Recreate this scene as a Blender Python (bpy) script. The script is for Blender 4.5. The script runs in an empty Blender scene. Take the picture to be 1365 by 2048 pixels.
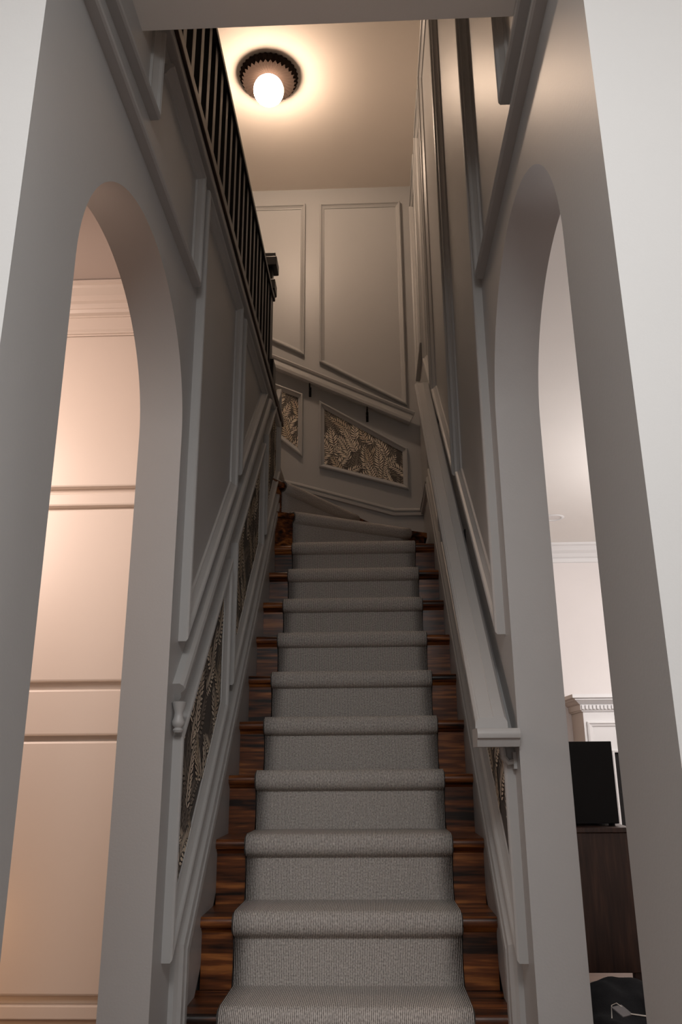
import bpy, bmesh, math, random
from mathutils import Vector, Matrix
from math import sin, cos, pi, radians

S = bpy.context.scene
COL = S.collection

# ------------------------------------------------------------------ camera
CAM = (0.0878, -2.4607, 0.8453)
PITCH, YAW, ROLL = 0.3032, -0.0359, -0.0075
cd = bpy.data.cameras.new('camera')
cd.sensor_fit = 'VERTICAL'
cd.sensor_height = 24.0
cd.lens = 1600.0 / 2048.0 * 24.0
cd.clip_start = 0.02
cam = bpy.data.objects.new('camera', cd)
COL.objects.link(cam)
fw = Vector((sin(YAW) * cos(PITCH), cos(YAW) * cos(PITCH), sin(PITCH)))
rt = Vector((cos(YAW), -sin(YAW), 0))
up = rt.cross(fw)
r2 = cos(ROLL) * rt + sin(ROLL) * up
u2 = -sin(ROLL) * rt + cos(ROLL) * up
m = Matrix((r2, u2, -fw)).transposed().to_4x4()
m.translation = Vector(CAM)
cam.matrix_world = m
S.camera = cam

# ------------------------------------------------------------------ view, world, lights
S.view_settings.view_transform = 'Standard'
S.view_settings.look = 'None'
S.view_settings.gamma = 1.0
S.view_settings.use_curve_mapping = False
S.view_settings.exposure = 0.0
w = bpy.data.worlds.new('world')
S.world = w
w.use_nodes = True
w.node_tree.nodes['Background'].inputs[0].default_value = (0.5, 0.5, 0.55, 1)
w.node_tree.nodes['Background'].inputs[1].default_value = 0.02


def area(name, loc, size, power, color, rot=(0, 0, 0)):
    l = bpy.data.lights.new(name, 'AREA')
    l.shape = 'RECTANGLE'
    l.size, l.size_y = size
    l.energy = power
    l.color = color
    o = bpy.data.objects.new(name, l)
    o.location = loc
    o.rotation_euler = rot
    COL.objects.link(o)
    return o


def point_light(name, loc, radius, power, color):
    l = bpy.data.lights.new(name, 'POINT')
    l.shadow_soft_size = radius
    l.energy = power
    l.color = color
    o = bpy.data.objects.new(name, l)
    o.location = loc
    COL.objects.link(o)
    return o


area('foyer_lamp', (0.1, -3.1, 2.58), (1.8, 1.0), 52, (0.98, 0.99, 1.0))
point_light('foyer_ceiling_fill', (0.1, -3.0, 2.30), 0.2, 20, (1.0, 0.97, 0.94))  # added fill light, no fitting; brightens the underside of the foyer ceiling
area('kitchen_cabinet_fill', (-1.85, -0.70, 2.05), (0.7, 0.7), 12.5, (1.0, 0.76, 0.64), (radians(72), 0, radians(-28))).data.spread = radians(125)  # added unseen panel light facing the cabinet, spread kept off the arch
point_light('kitchen_low_fill', (-1.35, -0.14, 0.30), 0.08, 2.0, (1.0, 0.52, 0.22))  # added fill light, no fitting; warms the foot of the cabinet to orange
point_light('lounge_fill', (2.6, 1.9, 1.95), 0.25, 105, (1.0, 0.94, 0.92))  # added unseen fill light that lifts the lounge walls and ceiling
GLOBE_STRENGTH = 84.0

# ------------------------------------------------------------------ constants
XL, XR = -0.4658, 0.4721          # wall faces along the stairs
XLB, XRB = -0.594, 0.602          # their far faces
YB = 2.90                         # back wall face
YE = -1.40                        # end of the stair walls towards the foyer
RUN, RISE = 0.2097, 0.2029
ZC = 2.6255                       # foyer ceiling
ZU = 14 * RISE                    # upper floor 2.84
ZT = 5.25                         # upper ceiling
M = 0.967                         # slope of everything that follows the stairs
PIV = (-0.466, 1.87)              # winder pivot

# ------------------------------------------------------------------ materials


def mat(name, color, rough=0.5, metallic=0.0, spec=0.5):
    m = bpy.data.materials.new(name)
    m.use_nodes = True
    b = m.node_tree.nodes['Principled BSDF']
    b.inputs['Base Color'].default_value = (*color, 1)
    b.inputs['Roughness'].default_value = rough
    b.inputs['Metallic'].default_value = metallic
    b.inputs['Specular IOR Level'].default_value = spec
    return m


def nodes(m):
    nt = m.node_tree
    return nt.nodes, nt.links, nt.nodes['Principled BSDF']


def paint(name, color, rough=0.45, bump=0.02, scale=160, var=0.03, spec=0.5):
    m = mat(name, color, rough, 0, spec)
    N, L, b = nodes(m)
    tc = N.new('ShaderNodeTexCoord')
    n1 = N.new('ShaderNodeTexNoise'); n1.inputs['Scale'].default_value = scale
    n2 = N.new('ShaderNodeTexNoise'); n2.inputs['Scale'].default_value = 2.5
    L.new(tc.outputs['Object'], n1.inputs['Vector'])
    L.new(tc.outputs['Object'], n2.inputs['Vector'])
    bp = N.new('ShaderNodeBump'); bp.inputs['Strength'].default_value = bump
    bp.inputs['Distance'].default_value = 0.01
    L.new(n1.outputs['Fac'], bp.inputs['Height'])
    L.new(bp.outputs['Normal'], b.inputs['Normal'])
    mr = N.new('ShaderNodeMapRange')
    mr.inputs['To Min'].default_value = 1 - var
    mr.inputs['To Max'].default_value = 1 + var
    L.new(n2.outputs['Fac'], mr.inputs['Value'])
    mx = N.new('ShaderNodeVectorMath'); mx.operation = 'SCALE'
    mx.inputs[0].default_value = color
    L.new(mr.outputs['Result'], mx.inputs['Scale'])
    L.new(mx.outputs['Vector'], b.inputs['Base Color'])
    return m


def wood(name, dark, mid, light, rough=0.35, axis='X', scale=1.0, contrast=(0.35, 0.7)):
    m = mat(name, mid, rough)
    N, L, b = nodes(m)
    tc = N.new('ShaderNodeTexCoord')
    mp = N.new('ShaderNodeMapping')
    sc = {'X': (1.6, 22, 22), 'Y': (22, 1.6, 22), 'Z': (22, 22, 1.6)}[axis]
    mp.inputs['Scale'].default_value = [s * scale for s in sc]
    L.new(tc.outputs['Object'], mp.inputs['Vector'])
    oi = N.new('ShaderNodeObjectInfo')
    off = N.new('ShaderNodeVectorMath'); off.operation = 'SCALE'
    off.inputs[0].default_value = (13.0, 7.0, 17.0)
    L.new(oi.outputs['Random'], off.inputs['Scale'])
    ad = N.new('ShaderNodeVectorMath'); ad.operation = 'ADD'
    L.new(mp.outputs['Vector'], ad.inputs[0]); L.new(off.outputs['Vector'], ad.inputs[1])
    n1 = N.new('ShaderNodeTexNoise')
    n1.inputs['Scale'].default_value = 1.0
    n1.inputs['Detail'].default_value = 8
    n1.inputs['Distortion'].default_value = 1.6
    L.new(ad.outputs['Vector'], n1.inputs['Vector'])
    n2 = N.new('ShaderNodeTexNoise')
    n2.inputs['Scale'].default_value = 5.0
    n2.inputs['Detail'].default_value = 4
    L.new(ad.outputs['Vector'], n2.inputs['Vector'])
    mx = N.new('ShaderNodeMix'); mx.data_type = 'FLOAT'
    mx.inputs['Factor'].default_value = 0.4
    L.new(n1.outputs['Fac'], mx.inputs['A']); L.new(n2.outputs['Fac'], mx.inputs['B'])
    cr = N.new('ShaderNodeValToRGB')
    e = cr.color_ramp.elements
    e[0].position = contrast[0]; e[0].color = (*dark, 1)
    e[1].position = contrast[1]; e[1].color = (*light, 1)
    k = cr.color_ramp.elements.new((contrast[0] + contrast[1]) / 2); k.color = (*mid, 1)
    L.new(mx.outputs['Result'], cr.inputs['Fac'])
    L.new(cr.outputs['Color'], b.inputs['Base Color'])
    bp = N.new('ShaderNodeBump'); bp.inputs['Strength'].default_value = 0.08
    L.new(mx.outputs['Result'], bp.inputs['Height'])
    L.new(bp.outputs['Normal'], b.inputs['Normal'])
    return m


def carpet_mat(name, c_dark, c_light):
    """Ribbed loop pile; u of the UV map runs across the ribs, in metres."""
    m = mat(name, c_light, 0.95, 0, 0.1)
    N, L, b = nodes(m)
    uv = N.new('ShaderNodeUVMap'); uv.uv_map = 'rib'
    sep = N.new('ShaderNodeSeparateXYZ'); L.new(uv.outputs['UV'], sep.inputs[0])
    mu = N.new('ShaderNodeMath'); mu.operation = 'MULTIPLY'; mu.inputs[1].default_value = 2 * pi / 0.0052
    L.new(sep.outputs['X'], mu.inputs[0])
    si = N.new('ShaderNodeMath'); si.operation = 'SINE'; L.new(mu.outputs[0], si.inputs[0])
    mp = N.new('ShaderNodeMapping'); mp.inputs['Scale'].default_value = (260, 170, 1)
    L.new(uv.outputs['UV'], mp.inputs['Vector'])
    nz = N.new('ShaderNodeTexNoise'); nz.inputs['Scale'].default_value = 1.0; nz.inputs['Detail'].default_value = 3
    L.new(mp.outputs['Vector'], nz.inputs['Vector'])
    h = N.new('ShaderNodeMath'); h.operation = 'MULTIPLY_ADD'
    L.new(si.outputs[0], h.inputs[0]); h.inputs[1].default_value = 0.26
    L.new(nz.outputs['Fac'], h.inputs[2])
    cr = N.new('ShaderNodeValToRGB')
    cr.color_ramp.elements[0].position = 0.24; cr.color_ramp.elements[0].color = (*c_dark, 1)
    cr.color_ramp.elements[1].position = 0.72; cr.color_ramp.elements[1].color = (*c_light, 1)
    L.new(h.outputs[0], cr.inputs['Fac'])
    L.new(cr.outputs['Color'], b.inputs['Base Color'])
    bp = N.new('ShaderNodeBump'); bp.inputs['Strength'].default_value = 0.6
    bp.inputs['Distance'].default_value = 0.003
    L.new(h.outputs[0], bp.inputs['Height'])
    L.new(bp.outputs['Normal'], b.inputs['Normal'])
    return m


def planks(name):
    m = mat(name, (0.25, 0.14, 0.08), 0.35)
    N, L, b = nodes(m)
    tc = N.new('ShaderNodeTexCoord')
    br = N.new('ShaderNodeTexBrick')
    br.inputs['Color1'].default_value = (0.17, 0.095, 0.062, 1)
    br.inputs['Color2'].default_value = (0.12, 0.066, 0.042, 1)
    br.inputs['Mortar'].default_value = (0.05, 0.025, 0.015, 1)
    br.inputs['Scale'].default_value = 1.0
    br.inputs['Mortar Size'].default_value = 0.0015
    br.inputs['Brick Width'].default_value = 1.1
    br.inputs['Row Height'].default_value = 0.08
    L.new(tc.outputs['Object'], br.inputs['Vector'])
    L.new(br.outputs['Color'], b.inputs['Base Color'])
    return m


GREY = paint('grey_satin_paint', (0.435, 0.437, 0.436), 0.40, 0.03)
TRIM = paint('grey_trim_paint', (0.440, 0.439, 0.434), 0.38, 0.01)
WHITE = paint('white_wall_paint', (0.665, 0.66, 0.65), 0.6, 0.02)
CEIL = paint('ceiling_paint', (0.86, 0.83, 0.79), 0.85, 0.03, 120)
UPCEIL = paint('upper_ceiling_paint', (0.86, 0.78, 0.70), 0.9, 0.03, 120)
ROOMW = paint('lounge_wall_paint', (0.78, 0.745, 0.73), 0.6, 0.02)
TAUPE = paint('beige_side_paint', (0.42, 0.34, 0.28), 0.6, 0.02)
KITW = paint('kitchen_wall_paint', (0.60, 0.535, 0.50), 0.6, 0.02)
GLOSSW = paint('white_gloss_paint', (0.78, 0.78, 0.78), 0.35, 0.0)
CREAM = paint('cream_cabinet_lacquer', (0.80, 0.72, 0.65), 0.32, 0.0, 100, 0.01)
STAIRWOOD = wood('stained_oak', (0.010, 0.0035, 0.002), (0.150, 0.043, 0.012), (0.46, 0.165, 0.042), 0.3, 'X', 0.7, (0.39, 0.65))
WALNUT = wood('walnut', (0.018, 0.009, 0.006), (0.045, 0.021, 0.014), (0.085, 0.040, 0.026), 0.4, 'Z')
BLACKPAINT = paint('black_satin_paint', (0.006, 0.005, 0.005), 0.4, 0.0)
SHOEWOOD = wood('dark_shoe_wood', (0.012, 0.005, 0.003), (0.03, 0.012, 0.006), (0.06, 0.024, 0.012), 0.35, 'Y')
CARPET = carpet_mat('ribbed_carpet', (0.190, 0.172, 0.160), (0.76, 0.705, 0.66))
BINDING = paint('carpet_binding', (0.085, 0.078, 0.072), 0.9, 0.2, 300)
BRONZE = mat('bronze_metal', (0.016, 0.0115, 0.0095), 0.7, 0.0, 0.0)
IRON = mat('black_iron', (0.012, 0.011, 0.011), 0.45, 0.6)
BLACKBOX = mat('black_matt_vinyl', (0.006, 0.006, 0.006), 0.6, 0, 0.2)
FABRIC = paint('black_fabric', (0.003, 0.003, 0.004), 0.95, 0.25, 400, 0.03, 0.1)
CHROME = mat('silver_metal', (0.55, 0.52, 0.47), 0.25, 1.0)
WEB = paint('grey_webbing', (0.10, 0.09, 0.09), 0.8, 0.2, 500)
FIREBLACK = paint('firebox_black', (0.010, 0.009, 0.009), 0.95, 0.1)  # even black of the block that fills the fireplace opening
PLANKS = planks('oak_planks')
PAPER = paint('wallpaper_ground', (0.085, 0.074, 0.066), 0.7, 0.05, 300, 0.1)
LEAF_A = paint('wallpaper_pale_leaf', (0.84, 0.735, 0.59), 0.6, 0.05, 200, 0.15)
LEAF_B = paint('wallpaper_tan_leaf', (0.66, 0.54, 0.39), 0.6, 0.05, 200, 0.15)
LEAF_C = paint('wallpaper_dark_leaf', (0.25, 0.21, 0.17), 0.6, 0.05, 200, 0.15)  # darker print colour for the back layer of fronds
GLASS = bpy.data.materials.new('opal_globe')
GLASS.use_nodes = True
_b = GLASS.node_tree.nodes['Principled BSDF']
_b.inputs['Base Color'].default_value = (0.9, 0.85, 0.8, 1)
_b.inputs['Emission Color'].default_value = (1.0, 0.735, 0.54, 1)
_b.inputs['Emission Strength'].default_value = GLOBE_STRENGTH
DOWN = bpy.data.materials.new('downlight_lens')
DOWN.use_nodes = True
_b = DOWN.node_tree.nodes['Principled BSDF']
_b.inputs['Base Color'].default_value = (0.75, 0.72, 0.70, 1)
_b.inputs['Roughness'].default_value = 0.4

# ------------------------------------------------------------------ helpers


def obj(name, bm, mats, parent=None, smooth=None, base=None):
    bmesh.ops.recalc_face_normals(bm, faces=bm.faces)
    me = bpy.data.meshes.new(name)
    off = Vector(base) if base else (parent.location.copy() if parent else Vector((0, 0, 0)))
    if parent and parent.get('_abs'):
        off = Vector(parent['_abs'])
    for v in bm.verts:
        v.co -= off
    bm.to_mesh(me)
    bm.free()
    for mm in (mats if isinstance(mats, (list, tuple)) else [mats]):
        me.materials.append(mm)
    if smooth is not None:
        for p in me.polygons:
            p.use_smooth = True
        me.set_sharp_from_angle(angle=radians(smooth))
    o = bpy.data.objects.new(name, me)
    COL.objects.link(o)
    if parent:
        o.parent = parent
    else:
        o.location = off
    return o


def thing(name, label, cat, loc, group=None):
    o = bpy.data.objects.new(name, None)
    o.empty_display_size = 0.05
    o.location = loc
    COL.objects.link(o)
    o['label'] = label
    o['category'] = cat
    if group:
        o['group'] = group
    return o


def struct(name, bm, mats, smooth=None):
    o = obj(name, bm, mats, None, smooth)
    o['kind'] = 'structure'
    return o


def box(bm, x0, x1, y0, y1, z0, z1, bev=0.0, mi=0):
    x0, x1 = min(x0, x1), max(x0, x1)
    y0, y1 = min(y0, y1), max(y0, y1)
    z0, z1 = min(z0, z1), max(z0, z1)
    vs = [bm.verts.new((x, y, z)) for z in (z0, z1) for y in (y0, y1) for x in (x0, x1)]
    fs = []
    for f in ((0, 2, 3, 1), (4, 5, 7, 6), (0, 1, 5, 4), (2, 6, 7, 3), (0, 4, 6, 2), (1, 3, 7, 5)):
        fc = bm.faces.new([vs[i] for i in f])
        fc.material_index = mi
        fs.append(fc)
    if bev:
        ed = {e for f in fs for e in f.edges}
        bmesh.ops.bevel(bm, geom=list(ed), offset=bev, segments=2, profile=0.5, affect='EDGES')
    return fs


def prism(bm, pts, f3, d0, d1, mi=0):
    """Extrude the outline pts (u, v) between depths d0 and d1; f3 maps (u, v, d) to space."""
    a = [bm.verts.new(f3(u, v, d0)) for u, v in pts]
    b = [bm.verts.new(f3(u, v, d1)) for u, v in pts]
    n = len(pts)
    fs = [bm.faces.new(a), bm.faces.new(b[::-1])]
    for i in range(n):
        j = (i + 1) % n
        fs.append(bm.faces.new((a[i], b[i], b[j], a[j])))
    for f in fs:
        f.material_index = mi
    return fs


def onleft(u, v, d): return (XL + d, u, v)
def onright(u, v, d): return (XR - d, u, v)
def onback(u, v, d): return (u, YB - d, v)


def sweep(bm, pts, prof, f3, closed):
    """Moulding: profile (a, d) along an outline on a wall; a to the left of travel, mitred corners."""
    n = len(pts)
    rings = []
    for i in range(n):
        p = Vector(pts[i])
        dirs = []
        if closed or i > 0:
            dirs.append((p - Vector(pts[i - 1])).normalized())
        if closed or i < n - 1:
            dirs.append((Vector(pts[(i + 1) % n]) - p).normalized())
        nn = [Vector((-d.y, d.x)) for d in dirs]
        if len(nn) == 2:
            mi = (nn[0] + nn[1])
            mi = mi / max(mi.length_squared, 1e-6) * 2
        else:
            mi = nn[0]
        rings.append([bm.verts.new(f3(p.x + mi.x * a, p.y + mi.y * a, d)) for a, d in prof])
    k = len(prof)
    for i in range(n if closed else n - 1):
        A, B = rings[i], rings[(i + 1) % n]
        for j in range(k):
            jj = (j + 1) % k
            bm.faces.new((A[j], A[jj], B[jj], B[j]))
    if not closed:
        bm.faces.new(rings[0]); bm.faces.new(rings[-1][::-1])


PANEL = [(0, 0), (0, .023), (.003, .028), (.009, .030), (.014, .027), (.017, .019), (.024, .013), (.031, .008), (.035, .007), (.037, 0)]


def lathe(bm, prof, cx, cy, cz, n=24, axis='Z'):
    rings = []
    for r, z in prof:
        rings.append([bm.verts.new((cx + r * cos(2 * pi * i / n), cy + r * sin(2 * pi * i / n), cz + z)) for i in range(n)])
    for A, B in zip(rings, rings[1:]):
        for i in range(n):
            j = (i + 1) % n
            bm.faces.new((A[i], A[j], B[j], B[i]))
    for R in (rings[0], rings[-1]):
        try:
            bm.faces.new(R)
        except ValueError:
            pass


def tube(bm, pts, r, n=8):
    P = [Vector(p) for p in pts]
    rings = []
    for i, p in enumerate(P):
        d = (P[min(i + 1, len(P) - 1)] - P[max(i - 1, 0)]).normalized()
        a = d.cross(Vector((0, 0, 1)))
        if a.length < 1e-3:
            a = d.cross(Vector((1, 0, 0)))
        a.normalize()
        b = d.cross(a)
        rr = r[i] if isinstance(r, (list, tuple)) else r
        rings.append([bm.verts.new(p + rr * (cos(2 * pi * k / n) * a + sin(2 * pi * k / n) * b)) for k in range(n)])
    for A, B in zip(rings, rings[1:]):
        for i in range(n):
            j = (i + 1) % n
            bm.faces.new((A[i], A[j], B[j], B[i]))
    bm.faces.new(rings[0]); bm.faces.new(rings[-1][::-1])


def new():
    return bmesh.new()


# ------------------------------------------------------------------ room shell
bm = new(); box(bm, -3.4, 4.7, -5.2, 4.5, -0.1, 0.0); struct('floor', bm, PLANKS)


def arch(y0, y1, zs, za, n=44, power=2.0):
    """Outline of an arched opening between y0 and y1, springing at zs, crown at za."""
    c, a = (y0 + y1) / 2, (y1 - y0) / 2
    pts = [(y0, 0.0)]
    for i in range(n + 1):
        t = pi - pi * i / n
        pts.append((c + a * math.copysign(abs(cos(t)) ** (2 / power), cos(t)), zs + (za - zs) * abs(sin(t)) ** (2 / power)))
    pts.append((y1, 0.0))
    return pts


def arch_wall(name, y0, y1, ztop, opening, f3, thick):
    bm = new()
    out = [(y0, 0.0)] + opening + [(y1, 0.0), (y1, ztop), (y0, ztop)]
    prism(bm, out, f3, 0.0, -thick)
    bm.normal_update()
    for f in bm.faces:                       # the end that belongs to the foyer is painted white
        if all(abs(v.co.y - y0) < 1e-5 for v in f.verts):
            f.material_index = 1
    return struct(name, bm, [GREY, WHITE], 25)


ARCH_L = arch(-1.160, -0.268, 1.78, 2.175)
ARCH_R = arch(-1.137, -0.256, 1.80, 2.205)
arch_wall('wall_left', YE, 2.11, ZU - 0.04, ARCH_L, onleft, XL - XLB)
arch_wall('wall_right', YE, YB, ZT, ARCH_R, onright, XRB - XR)
bm = new(); box(bm, -1.85, XRB, YB, YB + 0.1, 0.0, ZT); struct('wall_back', bm, GREY)
bm = new(); box(bm, XR + .002, XRB, YB + .1, 4.34, 0, ZU - .2); struct('wall_lounge_side', bm, ROOMW)
# foyer
bm = new(); box(bm, -2.3, XLB, YE, YE + .1, 0, ZC); struct('wall_foyer_left', bm, WHITE)
bm = new(); box(bm, XRB, 2.4, YE, YE + .1, 0, ZC); struct('wall_foyer_right', bm, WHITE)
bm = new(); box(bm, -2.4, -2.3, -5.1, YE + .1, 0, ZC); struct('wall_foyer_side', bm, WHITE)
bm = new(); box(bm, 2.4, 2.5, -5.1, YE + .1, 0, ZC); struct('wall_foyer_far', bm, WHITE)
bm = new(); box(bm, -2.4, 2.5, -5.1, -5.0, 0, ZC); struct('wall_foyer_back', bm, WHITE)
bm = new(); box(bm, -2.4, 2.5, -5.1, YE, ZC, ZU); box(bm, XL, XR, YE, -0.903, ZC, ZU)
struct('ceiling_foyer', bm, CEIL)
# kitchen side
bm = new(); box(bm, -3.3, XLB, YE + .1, 2.11, ZC, ZU - .01); box(bm, -3.3, -0.68, 2.11, YB, ZC, ZU - .01)
struct('ceiling_kitchen', bm, KITW)
bm = new(); box(bm, -3.3, -3.2, YE + .1, 1.0, 0, ZC); struct('wall_kitchen_side', bm, KITW)
bm = new(); box(bm, -3.3, XLB, 0.93, 1.0, 0, ZC); struct('wall_kitchen_back', bm, KITW)
bm = new(); box(bm, -3.2, XLB, YE + .1, YE + .13, 0, ZC); struct('wall_kitchen_front', bm, KITW)
# lounge
bm = new(); box(bm, XRB, 4.6, YE + .1, 4.42, ZC, ZC + .1); struct('ceiling_lounge', bm, CEIL)
bm = new(); box(bm, XR, 4.6, 4.32, 4.42, 0, ZC); struct('wall_lounge_back', bm, ROOMW)
bm = new(); box(bm, 4.5, 4.6, YE + .1, 4.32, 0, ZC); struct('wall_lounge_far', bm, ROOMW)
bm = new(); box(bm, XRB, 4.5, YE + .1, YE + .13, 0, ZC); struct('wall_lounge_front', bm, ROOMW)
# upper floor
bm = new(); box(bm, -1.9, XRB, -1.05, YB + .1, ZT, ZT + .1); struct('ceiling', bm, UPCEIL)
bm = new(); box(bm, -1.9, -1.8, -1.05, YB, ZU - .01, ZT); struct('wall_upper_side', bm, GREY)
bm = new(); box(bm, -1.8, XR, -1.05, -.95, ZU, ZT); struct('wall_upper_front', bm, GREY)

# lounge crown moulding
CROWN = [(0, 0), (0, .012), (.02, .02), (.035, .045), (.06, .06), (.085, .09), (.105, .10), (.115, .115), (.13, .115), (.13, 0)]
bm = new()
sec = [(0, 0), (.115, 0), (.115, -.018), (.095, -.028), (.075, -.060), (.045, -.080), (.030, -.108), (.012, -.118), (.012, -.150), (0, -.155)]
a = [bm.verts.new((XRB, 4.32 - d, ZC + z)) for d, z in sec]
b = [bm.verts.new((4.5, 4.32 - d, ZC + z)) for d, z in sec]
bm.faces.new(a); bm.faces.new(b[::-1])
for i in range(len(sec)):
    j = (i + 1) % len(sec)
    bm.faces.new((a[i], a[j], b[j], b[i]))
struct('trim_crown_lounge', bm, GLOSSW)

# ------------------------------------------------------------------ wall mouldings
TN = [0]


def frame(f3, pts, closed=True, prof=PANEL, name=None):
    TN[0] += 1
    bm = new()
    # outline given counter-clockwise; profile grows inwards
    sweep(bm, pts, prof, f3, closed)
    return struct(name or 'trim_%d' % TN[0], bm, TRIM)


def sl(y, c): return (y, M * y + c)


CF = 1.350                       # lower edge of the upper frames
ZF = 2.735                       # tops of the frames on the low wall
# left wall
frame(onleft, [(-.785, 2.745), (-1.34, 2.60), (-1.34, 2.425), (-.785, 2.465)][1:3] + [(-.785, 2.455), (-.785, ZF)], False)
frame(onleft, [(-1.36, 2.60), (-1.36, 2.310), (-.235, 2.310), (-.235, ZF), (-.70, ZF)], False)
frame(onleft, [sl(-.175, CF), sl(.575, CF), (.575, ZF), (-.175, ZF)])
frame(onleft, [sl(.665, CF), ((ZF - CF) / M, ZF), (.665, ZF)])
# right wall
ZR = 4.95
frame(onright, [(-1.34, 2.60), (-1.34, 2.47), (-.780, 2.470), (-.780, 3.9)], False)
frame(onright, [(-1.36, 2.60), (-1.36, 2.325), (-.215, 2.325), (-.215, ZR), (-.80, ZR)], False)
frame(onright, [sl(-.165, CF), sl(.640, CF), (.640, ZR), (-.165, ZR)])
frame(onright, [sl(.730, CF - .06), sl(1.545, CF - .06), (1.545, ZR), (.730, ZR)])
frame(onright, [sl(1.630, CF - .09), sl(2.05, CF - .09), (2.05, ZR), (1.630, ZR)])
frame(onright, [(2.20, 3.45), (2.76, 3.45), (2.76, ZR), (2.20, ZR)])
# back wall
frame(onback, [(-1.15, 4.16), (-.370, 3.748), (-.370, 5.095), (-1.15, 5.095)])
frame(onback, [(-.257, 3.690), (.383, 3.320), (.383, 5.092), (-.257, 5.092)])

# skirtings that follow the stairs
CS = 0.475


def skirt(name, f3, y0, y1, c, level):
    bm = new()
    # flat board
    pts = [(y0 + .02, 0.0), (y1, max(0.0, M * y1 - 0.25)), (y1, M * y1 + c - .06), (y0 + .02, M * y0 + c - .06)]
    prism(bm, pts, f3, 0, .018)
    prof = [(0, 0), (0, .014), (-.010, .022), (-.018, .032), (-.030, .034), (-.036, .026), (-.052, .024), (-.058, .034), (-.080, .035), (-.088, .022), (-.088, 0)]
    path = [(y0, 0.0), (y0, M * y0 + c), (y1, M * y1 + c)]
    sweep(bm, path, prof, f3, False)
    return struct(name, bm, TRIM)


skirt('baseboard_left', onleft, -.075, 2.105, CS - .02, True)
skirt('baseboard_right', onright, -.075, 2.12, CS - .02, True)
bm = new()
prof = [(0, 0), (0, .012), (-.010, .022), (-.020, .024), (-.026, .016), (-.034, .016), (-.040, .024), (-.055, .024), (-.060, .014), (-.060, 0)]
path = [(-.60, 2.86), (-.525, 2.772), (-.400, 2.742), (.272, 2.540), (XR, 2.538)]
sweep(bm, path, prof, onback, False)
prism(bm, [(-.60, 2.60), (-.30, 2.40), (.1, 2.2), (XR, 2.1), (XR, 2.50), (.272, 2.50), (-.400, 2.702), (-.525, 2.732), (-.60, 2.82)], onback, 0, .010)
struct('baseboard_back', bm, TRIM)
bm = new()
prof2 = [(0, 0), (0, .012), (-.010, .022), (-.020, .024), (-.026, .016), (-.055, .018), (-.060, 0)]
sweep(bm, [(2.12, M * 2.12 + CS - .02), (2.30, 2.545), (YB - .02, 2.545)], prof2, onright, False)
struct('trim_winder_right', bm, TRIM)

# chair rail on the left wall, with its little turned drop
CC = 1.265
t = thing('chair_rail', 'grey sloped chair rail ending in a turned drop, on the wall below the balustrade', 'chair rail', (XL, -.20, CC + M * -.2))
bm = new()
prof = [(0, 0), (0, .020), (-.008, .030), (-.018, .034), (-.026, .028), (-.032, .020), (-.048, .018), (-.058, .012), (-.066, 0)]
sweep(bm, [sl(-.215, CC), ((ZU - .07 - CC) / M, ZU - .07)], prof, onleft, False)
obj('rail', bm, TRIM, t)
bm = new()
lathe(bm, [(.004, 0), (.012, .002), (.015, .008), (.010, .014), (.016, .020), (.018, .030), (.013, .042), (.012, .055), (.017, .070), (.020, .082), (.014, .085)],
      XL + .018, -.198, .925, 16)
obj('corbel', bm, TRIM, t, 40)

# ------------------------------------------------------------------ wallpaper panels


def clip(poly, conv):
    out = poly
    n = len(conv)
    for i in range(n):
        a, b = Vector(conv[i]), Vector(conv[(i + 1) % n])
        e = b - a
        src, out = out, []
        if not src:
            return []
        for k in range(len(src)):
            p, q = src[k - 1], src[k]
            dp = e.x * (p.y - a.y) - e.y * (p.x - a.x)
            dq = e.x * (q.y - a.y) - e.y * (q.x - a.x)
            if (dp >= 0) != (dq >= 0):
                out.append(p + (q - p) * (dp / (dp - dq)))
            if dq >= 0:
                out.append(q)
    return out


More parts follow.
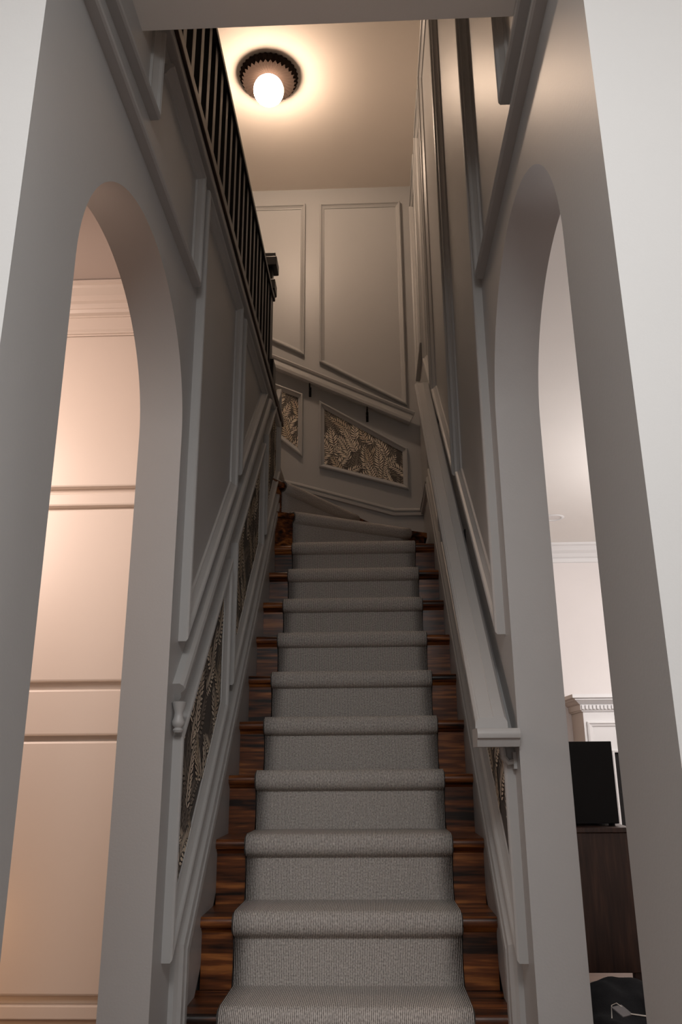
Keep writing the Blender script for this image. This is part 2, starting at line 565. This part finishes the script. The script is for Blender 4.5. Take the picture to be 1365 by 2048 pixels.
def fronds(bm, conv, f3, rnd, count, tones, d, lo, hi):
    """Pinnate fronds printed over one another, each with a dark halo; d is the depth of the print."""
    us = [p[0] for p in conv]; vs = [p[1] for p in conv]
    made = tries = 0
    while made < count and tries < count * 14:
        tries += 1
        p = Vector((rnd.uniform(min(us) - .03, max(us) + .03), rnd.uniform(min(vs) - .06, max(vs))))
        th = rnd.choice((rnd.uniform(.5, 1.4), rnd.uniform(1.5, 2.4), rnd.uniform(.9, 2.1)))
        cur = rnd.uniform(-1.1, 1.1)
        ln = rnd.uniform(lo, hi)
        mid = p + Vector((cos(th), sin(th))) * ln * .5
        if len(clip([mid + Vector((.01, 0)), mid + Vector((0, .01)), mid - Vector((.01, 0))], conv)) < 3:
            continue
        tone = rnd.choice(tones)
        nst = max(8, int(ln / .0165))
        leaves = []
        for s in range(nst):
            f = s / (nst - 1)
            size = .050 * (0.62 + 0.5 * sin(pi * min(1, f * .8 + .12))) * (1 - .40 * f)
            for sd in ((1, -1) if s < nst - 1 else (0,)):
                leaves.append((p.copy(), th + sd * (.95 - .40 * f) + rnd.uniform(-.10, .10), size * rnd.uniform(.88, 1.1)))
            p = p + Vector((cos(th), sin(th))) * ln / nst
            th += cur / nst
        for grow, mi, dd in ((1.22, 0, d + made * 2.4e-5), (1.0, tone, d + made * 2.4e-5 + 1.2e-5)):
            for q, la, size in leaves:
                dx = Vector((cos(la), sin(la))); dy = Vector((-dx.y, dx.x))
                L = size * (1 + (grow - 1) * .5)
                w2 = size * .110 * (grow if grow == 1.0 else 2.1)
                poly = [q, q + dx * L * .3 + dy * w2, q + dx * L * .62 + dy * w2 * .9, q + dx * L,
                        q + dx * L * .62 - dy * w2 * .9, q + dx * L * .3 - dy * w2]
                c = clip(poly, conv)
                if len(c) >= 3:
                    try:
                        fc = bm.faces.new([bm.verts.new(f3(v.x, v.y, dd)) for v in c])
                        fc.material_index = mi
                    except ValueError:
                        pass
        made += 1


def wallpaper(pts, f3, seed, label, counts=(26, 30), group=None):
    c = Vector((0, 0))
    for q in pts:
        c += Vector(q)
    c /= len(pts)
    low = min(pts, key=lambda q: q[1])
    t = thing('wallpaper_panel', label, 'wallpaper panel', f3(c.x, low[1], 0), group)
    bm = new()
    # inner polygon
    inner = []
    n = len(pts)
    for i in range(n):
        p = Vector(pts[i])
        d0 = (p - Vector(pts[i - 1])).normalized(); d1 = (Vector(pts[(i + 1) % n]) - p).normalized()
        n0, n1 = Vector((-d0.y, d0.x)), Vector((-d1.y, d1.x))
        mi = n0 + n1
        mi = mi / max(mi.length_squared, 1e-6) * 2
        inner.append(tuple(p + mi * .030))
    rnd = random.Random(seed)
    prism(bm, inner, f3, 0, .002)
    fronds(bm, inner, f3, rnd, counts[0], (3,), .0024, .16, .28)
    fronds(bm, inner, f3, rnd, counts[1], (1, 1, 2), .0034, .13, .22)
    me_off = Vector(t.location)
    me = bpy.data.meshes.new('wallpaper')
    for v in bm.verts:
        v.co -= me_off
    bm.to_mesh(me); bm.free()
    for mm in (PAPER, LEAF_A, LEAF_B, LEAF_C):
        me.materials.append(mm)
    o = bpy.data.objects.new('wallpaper', me)
    COL.objects.link(o); o.parent = t
    bm = new(); sweep(bm, pts, PANEL, f3, True)
    obj('frame', bm, TRIM, t)
    return t


wallpaper([(-.64, 3.16), (-.378, 2.935), (-.378, 3.432), (-.64, 3.545)], onback, 3, 'narrow leaf-patterned wallpaper panel on the back wall beside the newel post', (14, 20))
wallpaper([(-.257, 2.858), (.375, 2.672), (.375, 2.985), (-.257, 3.375)], onback, 8, 'wide leaf-patterned wallpaper panel under the handrail of the back wall', (30, 40))
CW0, CW1 = .525, 1.085
for nm, f3, sd in (('left', onleft, 20), ('right', onright, 40)):
    side = 'low wall under the balustrade' if nm == 'left' else 'tall wall under the wide grey handrail'
    first = 'lowest leaf wallpaper panel beside the stairs, on the ' + side
    wallpaper([sl(-.175, CW0), sl(.535, CW0), sl(.535, CW1), sl(-.175, CW1)], f3, sd, first, (26, 30))
    wallpaper([sl(.625, CW0), sl(1.40, CW0), sl(1.40, CW1), sl(.625, CW1)], f3, sd + 1, 'middle leaf wallpaper panel beside the stairs, on the ' + side, (26, 30))
    wallpaper([sl(1.49, CW0), sl(2.05, CW0), sl(2.05, CW1), sl(1.49, CW1)], f3, sd + 2, 'topmost leaf wallpaper panel beside the stairs, on the ' + side, (20, 22))

# ------------------------------------------------------------------ staircase
st = thing('staircase', 'dark stained wooden staircase rising between two grey panelled walls', 'staircase', (0, 0, 0))
XS0, XS1 = XL + .018, XR - .018


def tread_bm(x0, x1, y0, y1, z):
    bm = new()
    prof = [(y0 + .006, z - .030), (y0 + .001, z - .024), (y0, z - .016), (y0 + .002, z - .006), (y0 + .009, z), (y1, z), (y1, z - .030)]
    prism(bm, prof, lambda u, v, d: (d, u, v), x0, x1)
    # scotia under the nose
    prism(bm, [(y0 + .036, z - .030), (y0 + .018, z - .030), (y0 + .022, z - .038), (y0 + .036, z - .050)], lambda u, v, d: (d, u, v), x0, x1)
    return bm


proto_t = proto_r = None
for k in range(10):
    z = (k + 1) * RISE - .010
    y0 = k * RUN + .014
    if k == 0:
        obj('tread', tread_bm(XL + .002, XR - .002, y0 - .01, RUN + .04, z), STAIRWOOD, st, 40)
    elif proto_t is None or k == 9:
        o = obj('tread', tread_bm(XS0, XS1, y0, y0 + (RUN + .03 if k < 9 else .10), z), STAIRWOOD, st, 40)
        if k == 1:
            proto_t = o
    else:
        o = proto_t.copy(); COL.objects.link(o); o.parent = st
        o.location = (0, (k - 1) * RUN, (k - 1) * RISE)
    if k == 0:
        bm = new(); box(bm, XS0, XS1, y0 + .032, y0 + .050, 0.0, z - .03)
        proto_r = obj('riser', bm, STAIRWOOD, st)
    else:
        if k == 1:
            bm = new(); box(bm, XS0, XS1, y0 + .032, y0 + .050, k * RISE - .01, z - .03)
            proto_r = obj('riser', bm, STAIRWOOD, st)
        else:
            o = proto_r.copy(); COL.objects.link(o); o.parent = st
            o.location = (0, (k - 1) * RUN, (k - 1) * RISE)


def ray_line(ang, s, t=0.0):
    return (PIV[0] + s * cos(ang) - t * sin(ang), PIV[1] + s * sin(ang) + t * cos(ang))


ANG = {9: 0.0, 10: radians(30), 11: radians(59.5), 12: radians(90)}


def wedge(k, poly_xy):
    z = (k + 1) * RISE - .010
    bm = new()
    prism(bm, poly_xy, lambda u, v, d: (u, v, d), z - .030, z)
    return obj('tread', bm, STAIRWOOD, st)


def winder_riser(k, s0, s1):
    a = ANG[k]
    bm = new()
    z0, z1 = k * RISE - .01, (k + 1) * RISE - .04
    prism(bm, [ray_line(a, s0, .034), ray_line(a, s1, .034), ray_line(a, s1, .052), ray_line(a, s0, .052)], lambda u, v, d: (u, v, d), z0, z1)
    return obj('riser', bm, STAIRWOOD, st)


def smax(a):
    c = []
    if cos(a) > 1e-3:
        c.append((XS1 - PIV[0]) / cos(a))
    if sin(a) > 1e-3:
        c.append((YB - .012 - PIV[1]) / sin(a))
    return min(c)


p9 = [(XS0, 9 * RUN + .10), (XS1, 9 * RUN + .10), ray_line(ANG[10], smax(ANG[10]), .05), ray_line(ANG[10], .03, .05)]
wedge(9, [p9[0], p9[1], (XS1, p9[2][1]), p9[3]])
e10 = ray_line(ANG[10], smax(ANG[10]), .012)
e11 = ray_line(ANG[11], smax(ANG[11]), .05)
wedge(10, [ray_line(ANG[10], .03, .012), (XS1, e10[1]), (XS1, YB - .012), (e11[0], YB - .012), ray_line(ANG[11], .03, .05)])
e11b = ray_line(ANG[11], smax(ANG[11]), .012)
wedge(11, [ray_line(ANG[11], .03, .012), (e11b[0], YB - .012), (PIV[0] - .05, YB - .012), (PIV[0] - .05, PIV[1] + .02)])
wedge(12, [(PIV[0] - .012, 2.11), (PIV[0] - .012, YB - .012), (-.74, YB - .012), (-.74, 2.11)])
for k in (10, 11):
    winder_riser(k, .02, smax(ANG[k]) - .002)
bm = new(); box(bm, PIV[0] - .052, PIV[0] - .034, 2.11, YB - .012, 12 * RISE - .01, 13 * RISE - .04); obj('riser', bm, STAIRWOOD, st)
bm = new(); box(bm, -.72, -.70, 2.11, YB - .012, 13 * RISE - .01, 14 * RISE - .04); obj('riser', bm, STAIRWOOD, st)

# ------------------------------------------------------------------ runner
BUL = []                                   # nose of the runner: (forward, down) from the nose line
for i in range(9):
    a = -pi / 2 + pi * i / 8
    BUL.append((.025 - .025 * cos(a), -.0275 + .0275 * sin(a)))
# start under the nose, go round to the top


def nose_profile(z_low, z_top):
    return [(.036, z_low), (.036, z_top - .060), (.030, z_top - .057)] + [(f, z_top + d) for f, d in BUL]


bm = new()
uvl = bm.loops.layers.uv.new('rib')
bmE = new()
HW = .345
state = {'prev': None, 'v': 0.0}
left_path, right_path = [], []


def add_row(pl, pr, ul, ur):
    pl, pr = Vector(pl), Vector(pr)
    pv = state['prev']
    nseg = 10
    row = [bm.verts.new(pl.lerp(pr, i / nseg)) for i in range(nseg + 1)]
    if pv:
        dv = ((pl + pr) / 2 - (pv[1] + pv[2]) / 2).length
        v0, v1 = state['v'], state['v'] + dv
        for i in range(nseg):
            f = bm.faces.new((pv[0][i], pv[0][i + 1], row[i + 1], row[i]))
            ua, ub = pv[3] + (pv[4] - pv[3]) * i / nseg, pv[3] + (pv[4] - pv[3]) * (i + 1) / nseg
            uc, ud = ul + (ur - ul) * (i + 1) / nseg, ul + (ur - ul) * i / nseg
            for lp, uv in zip(f.loops, ((ua, v0), (ub, v0), (uc, v1), (ud, v1))):
                lp[uvl].uv = uv
        state['v'] = v1
    state['prev'] = (row, pl, pr, ul, ur)
    left_path.append(pl); right_path.append(pr)


for k in range(10):
    for f, z in nose_profile(k * RISE + (.0 if k else .012), (k + 1) * RISE):
        add_row((-HW, k * RUN + f, z), (HW, k * RUN + f, z), -HW, HW)
SW = {10: (.150, .945), 11: (.140, .965), 12: (.36, .93)}
for k in (10, 11, 12):
    a = ANG[k]
    s0, s1 = SW[k]
    base = k * RISE
    wdt = (s1 - s0) / 2
    for f, z in nose_profile(base, (k + 1) * RISE):
        A, B = ray_line(a, s0, f), ray_line(a, s1, f)
        add_row((*A, z), (*B, z), -wdt, wdt)
add_row((-.70, ray_line(ANG[12], SW[12][0])[1], 13 * RISE), (-.70, ray_line(ANG[12], SW[12][1])[1], 13 * RISE), -.28, .28)
add_row((-.70, ray_line(ANG[12], SW[12][0])[1], 14 * RISE - .05), (-.70, ray_line(ANG[12], SW[12][1])[1], 14 * RISE - .05), -.28, .28)
run = thing('stair_runner', 'ribbed beige grey carpet runner covering the middle of the stairs', 'carpet runner', (0, 0, .02))
ro = obj('carpet', bm, CARPET, run, 50)
so = ro.modifiers.new('thickness', 'SOLIDIFY'); so.thickness = .008; so.offset = -1
for path, sg in ((left_path, -1), (right_path, 1)):
    bm = new()
    tube(bm, [p + Vector((sg * .001, 0, -.001)) for p in path], .0042, 6)
    obj('edge_binding', bm, BINDING, run, 60)

# ------------------------------------------------------------------ wide handrail on the right wall
hr = thing('handrail', 'wide grey painted handrail with a squared return end on the tall stair wall', 'handrail', (XR, -.25, .88))
RX = .4045                                   # centre of the rail
prof = [(-.026, -.052), (-.030, -.040), (-.033, -.030), (-.041, -.026), (-.0435, -.017), (-.0425, -.008), (-.036, -.002), (-.033, -.002), (-.031, .000),
        (.004, .001), (.006, .004), (.034, .002), (.042, -.008), (.042, -.022), (.034, -.030), (.030, -.040), (.026, -.052)]
y0, z0, y1, z1 = -.285, .925, 1.665, 2.895
ang = math.atan2(z1 - z0, y1 - y0)
bm = new()
A = [bm.verts.new((RX + x, y0 + .03, z0 + .03 * math.tan(ang) + n / cos(ang))) for x, n in prof]
B = [bm.verts.new((RX + x, y1 - n * sin(ang), z1 + n * cos(ang))) for x, n in prof]
bm.faces.new(A); bm.faces.new(B[::-1])
for i in range(len(prof)):
    j = (i + 1) % len(prof)
    bm.faces.new((A[i], A[j], B[j], B[i]))
obj('rail', bm, TRIM, hr, 35)
bm = new()
sec = [(.012, -.046), (.006, -.034), (.004, -.028), (-.005, -.024), (-.008, -.015), (-.006, -.006), (0, 0), (.008, .0), (.010, .001), (.105, .001), (.105, -.046)]
prism(bm, sec, lambda u, v, d: (d, y0 + u, z0 + v + .002), RX - .0435, XR)
obj('return_end', bm, TRIM, hr, 35)


def bracket(parent, pts, plate, m, r=.006):
    bm = new()
    tube(bm, pts, r, 8)
    box(bm, *plate)
    return obj('bracket', bm, m, parent)


for yy, zz in ((.62, 1.70), (1.50, 2.60)):
    bracket(hr, [(XR, yy, zz - .02), (XR - .035, yy, zz - .03), (RX, yy, zz + .02), (RX, yy, zz + .055)], (XR - .006, XR, yy - .012, yy + .012, zz - .055, zz + .025), IRON)
bracket(hr, [(XR, -.19, .845), (XR - .020, -.19, .842), (XR - .032, -.19, .856), (XR - .034, -.19, .884)], (XR - .008, XR, -.205, -.175, .825, .868), TRIM, .009)

# handrail of the back wall
hb = thing('handrail', 'sloping grey handrail on black brackets along the back wall', 'handrail', (0, YB, 3.3))
bm = new()
prof = [(0, .045), (0, .085), (-.010, .090), (-.022, .084), (-.028, .074), (-.060, .078), (-.070, .088), (-.090, .086), (-.098, .076), (-.098, .045)]
sweep(bm, [(-.64, 3.752), (.435, 3.242)], prof, onback, False)
obj('rail', bm, TRIM, hb)
for x, z in ((-.326, 3.50), (.092, 3.29)):
    bm = new()
    tube(bm, [(x, YB, z - .035), (x, YB - .035, z - .045), (x, YB - .065, z - .01), (x, YB - .065, z + .02)], .006, 8)
    box(bm, x - .009, x + .009, YB - .007, YB, z - .085, z - .01)
    obj('bracket', bm, IRON, hb)

# ------------------------------------------------------------------ balustrade on the upper floor edge
bm = new(); box(bm, XLB, XL + .026, -.95, 2.11, ZU - .04, ZU - .002, .004); struct('trim_ledge', bm, TRIM)
BX = -.530
bal = thing('balustrade', 'black balustrade with square balusters along the upper floor edge', 'balustrade', (BX, .6, ZU))
bm = new(); box(bm, BX - .035, XL + .036, -.94, 2.125, ZU, ZU + .045, .004); obj('base_rail', bm, SHOEWOOD, bal)
bm = new()
prof = [(-.034, 0), (-.036, .020), (-.030, .045), (-.018, .060), (.018, .060), (.030, .045), (.036, .020), (.034, 0)]
prism(bm, prof, lambda u, v, d: (BX + u, d, ZU + .86 + v), -.94, 2.02)
obj('handrail', bm, BLACKPAINT, bal, 40)
bm = new(); box(bm, BX - .017, BX + .017, -.017, .017, ZU + .045, ZU + .862)
proto = None
y = -.86
while y < 2.0:
    if proto is None:
        bm2 = new(); box(bm2, BX - .0225, BX + .0225, y - .0225, y + .0225, ZU + .045, ZU + .862, .002)
        proto = obj('baluster', bm2, BLACKPAINT, bal); yb = y
    else:
        o = proto.copy(); COL.objects.link(o); o.parent = bal
        o.location = (0, y - yb, 0)
    y += .124
bm.free()
NX, NY = -.542, 2.055
bm = new(); box(bm, NX - .034, NX + .034, NY - .034, NY + .034, ZU + .045, 3.94, .002)
newel = obj('newel_post', bm, BLACKPAINT, bal)
newel['_abs'] = tuple(bal.location)
bm = new(); box(bm, NX - .056, NX + .056, NY - .056, NY + .056, ZU - .03, 3.255, .004); obj('base_block', bm, BLACKPAINT, newel)
bm = new(); box(bm, NX - .046, NX + .046, NY - .046, NY + .046, 3.72, 3.76, .004)
box(bm, NX - .055, NX + .055, NY - .055, NY + .055, 3.755, 3.83, .006); obj('collar', bm, BLACKPAINT, newel)
bm = new(); box(bm, NX - .064, NX + .064, NY - .064, NY + .064, 3.925, 3.995, .006)
box(bm, NX - .054, NX + .054, NY - .054, NY + .054, 3.99, 4.03, .006); obj('cap', bm, BLACKPAINT, newel)
del newel['_abs']

# ------------------------------------------------------------------ pleated ceiling light
LX, LY = -.527, 1.775
cl = thing('ceiling_light', 'round pleated bronze ceiling light with a glowing white globe', 'ceiling light', (LX, LY, ZT))
bm = new()
NP = 34
prof = [(.060, -.004, 0.0), (.150, -.004, .0), (.188, -.002, .5), (.195, -.010, .8), (.188, -.028, .8), (.177, -.050, .8), (.172, -.052, .9), (.120, -.036, .8), (.070, -.024, .3), (.030, -.020, 0.0)]
rings = []
for r, z, amp in prof:
    ring = []
    for i in range(2 * NP):
        s = 1 if i % 2 else -1
        rr = r + s * .0050 * amp
        zz = z + s * .0095 * amp * (1 if r < .174 else .25)
        a = 2 * pi * i / (2 * NP)
        ring.append(bm.verts.new((LX + rr * cos(a), LY + rr * sin(a), ZT + zz)))
    rings.append(ring)
for A, B in zip(rings, rings[1:]):
    for i in range(2 * NP):
        j = (i + 1) % (2 * NP)
        bm.faces.new((A[i], A[j], B[j], B[i]))
bm.faces.new(rings[0]); bm.faces.new(rings[-1])
obj('pleated_plate', bm, BRONZE, cl)
bm = new(); bmesh.ops.create_uvsphere(bm, u_segments=32, v_segments=20, radius=.100, matrix=Matrix.Translation((LX, LY, ZT - .122)))
obj('globe', bm, GLASS, cl, 60)
bm = new(); lathe(bm, [(.028, -.036), (.034, -.030), (.036, -.018), (.030, -.012)], LX, LY, ZT, 20)
obj('globe_holder', bm, BRONZE, cl, 40)

# ------------------------------------------------------------------ tall cabinet beyond the arch on the kitchen side
CY = .25
X0, X1 = -2.05, -.62
pc = thing('pantry_cabinet', 'tall cream panelled cabinet with crown moulding, seen through the arch under the balustrade', 'cabinet', (-1.3, .55, 0))
bm = new(); box(bm, X0, X1, CY + .034, CY + .62, .10, 2.60); obj('carcass', bm, CREAM, pc)


def slab(name, z0, z1, d=0.0, bev=.006):
    bm = new(); box(bm, X0, X1, CY + d, CY + .036, z0, z1, bev)
    return obj(name, bm, CREAM, pc)


slab('door_panel', 1.808, 2.425, .0, .007)
slab('mid_rail', 1.736, 1.786, .002, .007)
slab('door_panel', 1.112, 1.722, .0, .007)
slab('mid_rail', .936, 1.086, .0, .007)
slab('door_panel', .176, .918, .0, .007)
slab('plinth', .112, .150, .004, .004)
bm = new(); box(bm, X0, X1, CY + .03, CY + .6, 0, .112); obj('kick_board', bm, CREAM, pc)
bm = new()
sec = [(.05, 2.4275), (.004, 2.4275), (.004, 2.433), (-.004, 2.434), (-.004, 2.440), (-.012, 2.447), (-.006, 2.449), (-.006, 2.500), (-.012, 2.501), (-.012, 2.506), (-.028, 2.510), (-.034, 2.522),
       (-.030, 2.528), (-.036, 2.545), (-.046, 2.552), (-.040, 2.555), (-.046, 2.575), (-.066, 2.597), (-.070, 2.606), (-.080, 2.610), (-.080, 2.622), (.05, 2.622)]
prism(bm, sec, lambda u, v, d: (d, CY + u, v), X0, X1)
obj('crown_moulding', bm, CREAM, pc)

# ------------------------------------------------------------------ lounge: fireplace, cabinet, speaker, bag
FY = 3.95
fp = thing('fireplace', 'white fireplace with a dentil mantel shelf and a black firebox against the lounge wall', 'fireplace', (2.5, 4.3, 0))
FX0, FX1 = 1.712, 3.35
OX0, OX1 = 1.918, 3.15
OZ = .902
bm = new()
prism(bm, [(FX0, 0), (OX0, 0), (OX0, OZ), (OX1, OZ), (OX1, 0), (FX1, 0), (FX1, 1.23), (FX0, 1.23)], lambda u, v, d: (u, d, v), FY, 4.32)
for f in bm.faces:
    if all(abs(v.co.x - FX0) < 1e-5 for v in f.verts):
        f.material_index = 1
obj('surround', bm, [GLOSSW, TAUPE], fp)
bm = new()
sec = [(0, 1.205), (.012, 1.205), (.012, 1.212), (.022, 1.216), (.022, 1.255), (.034, 1.262), (.060, 1.285), (.068, 1.288), (.068, 1.296), (.090, 1.304), (.090, 1.330), (0, 1.330)]
ring = []
for d, z in sec:
    ring.append([bm.verts.new(p) for p in ((FX0 - d, 4.32, z), (FX0 - d, FY - d, z), (FX1 + d, FY - d, z), (FX1 + d, 4.32, z))])
n = len(sec)
for i in range(n):
    j = (i + 1) % n
    for q in range(3):
        f = bm.faces.new((ring[i][q], ring[i][q + 1], ring[j][q + 1], ring[j][q]))
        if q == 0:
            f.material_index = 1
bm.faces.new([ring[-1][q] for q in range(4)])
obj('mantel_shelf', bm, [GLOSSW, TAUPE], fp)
bm = new()
x = FX0 - .012
while x < FX1:
    box(bm, x, x + .017, FY - .036, FY - .020, 1.222, 1.252)
    x += .0285
obj('dentil_row', bm, GLOSSW, fp)
bm = new()
pr = [(0, 0), (0, .016), (.012, .022), (.020, .014), (.034, .010), (.040, 0)]
sweep(bm, [(FX0 + .022, .0), (FX0 + .022, 1.130), (FX1 - .022, 1.130), (FX1 - .022, 0)][::-1], pr, lambda u, v, d: (u, FY - d, v), False)
obj('panel_moulding', bm, GLOSSW, fp)
bm = new()
sweep(bm, [(OX0, 0), (OX0, OZ), (OX1, OZ), (OX1, 0)], [(0, 0), (0, .012), (.012, .016), (.016, 0)], lambda u, v, d: (u, FY - d, v), False)
obj('opening_trim', bm, GLOSSW, fp)
bm = new(); box(bm, OX0 + .002, OX1 - .002, FY + .012, 4.318, .002, OZ - .002); obj('firebox', bm, FIREBLACK, fp)

wc = thing('sideboard', 'dark walnut sideboard on short legs carrying the black speaker', 'cabinet', (.82, .83, 0))
CX0, CX1, CY0, CY1 = .635, 1.000, .62, 2.10
bm = new(); box(bm, CX0, CX1, CY0, CY1, .158, .600, .003); obj('body', bm, WALNUT, wc)
bm = new(); box(bm, CX0 - .004, CX1 + .004, CY0 - .006, CY1 + .004, .600, .618, .003); obj('top', bm, WALNUT, wc)
for xx in (CX0 + .03, CX1 - .022):
    for yy in (CY0 + .022, CY1 - .03):
        bm = new(); box(bm, xx - .016, xx + .016, yy - .016, yy + .016, 0, .158, .002); obj('leg', bm, WALNUT, wc)
sp = thing('speaker', 'black box speaker standing on the walnut sideboard', 'speaker', (.80, .83, .618))
bm = new(); box(bm, .66, .976, .675, .95, .626, .913, .002); obj('body', bm, BLACKBOX, sp)
for xx in (.69, .955):
    for yy in (.70, .92):
        bm = new(); lathe(bm, [(.012, 0), (.012, .008)], xx, yy, .618, 12); obj('foot', bm, BLACKBOX, sp)

rnd = random.Random(5)
bg = thing('duffel_bag', 'slumped black fabric bag lying on the floor before the walnut sideboard', 'bag', (.85, .15, 0))
bm = new()
nu, nv = 40, 28
grid = []
from mathutils import noise
for i in range(nu + 1):
    row = []
    for j in range(nv + 1):
        u, v = i / nu * 2 - 1, j / nv * 2 - 1
        e = max(0.0, 1 - (abs(u) ** 3.2 + abs(v) ** 3.2))
        h = .222 * e ** .42
        xx, yy = .885 + u * .265, .14 + v * .40
        h *= .86 + .34 * noise.noise(Vector((xx * 5, yy * 4, .3))) - .06 * u + .05 * v
        h += .012 * noise.noise(Vector((xx * 18, yy * 14, 1.7))) * e
        row.append(bm.verts.new((xx, yy, max(0.002, h))))
    grid.append(row)
for i in range(nu):
    for j in range(nv):
        bm.faces.new((grid[i][j], grid[i + 1][j], grid[i + 1][j + 1], grid[i][j + 1]))
rim = [grid[i][0] for i in range(nu + 1)] + [grid[nu][j] for j in range(1, nv + 1)] + [grid[i][nv] for i in range(nu - 1, -1, -1)] + [grid[0][j] for j in range(nv - 1, 0, -1)]
bm.faces.new(rim[::-1])
obj('body', bm, FABRIC, bg, 60)
bm = new()
box(bm, .700, .738, -.100, -.062, .2265, .2290)
bmesh.ops.rotate(bm, verts=bm.verts, cent=(.716, -.08, .226), matrix=Matrix.Rotation(.6, 3, 'Z') @ Matrix.Rotation(.4, 3, 'X'))
obj('webbing_tab', bm, WEB, bg)
bm = new()
tube(bm, [(.690, -.085, .212), (.696, -.070, .238), (.712, -.058, .240), (.730, -.066, .228)], .0014, 6)
tube(bm, [(.738, -.085, .222), (.80, -.095, .216)], .0025, 6)
obj('wire_buckle', bm, CHROME, bg)

# lounge downlight
dl = thing('recessed_light', 'round white recessed downlight set in the lounge ceiling', 'ceiling light', (1.50, 3.47, ZC))
bm = new()
lathe(bm, [(.062, -.001), (.066, -.006), (.082, -.006), (.088, -.001)], 1.50, 3.47, ZC, 32); obj('trim_ring', bm, GLOSSW, dl, 40)
bm = new(); lathe(bm, [(.001, -.002), (.064, -.002), (.064, 0)], 1.50, 3.47, ZC, 32); obj('lens', bm, DOWN, dl, 40)
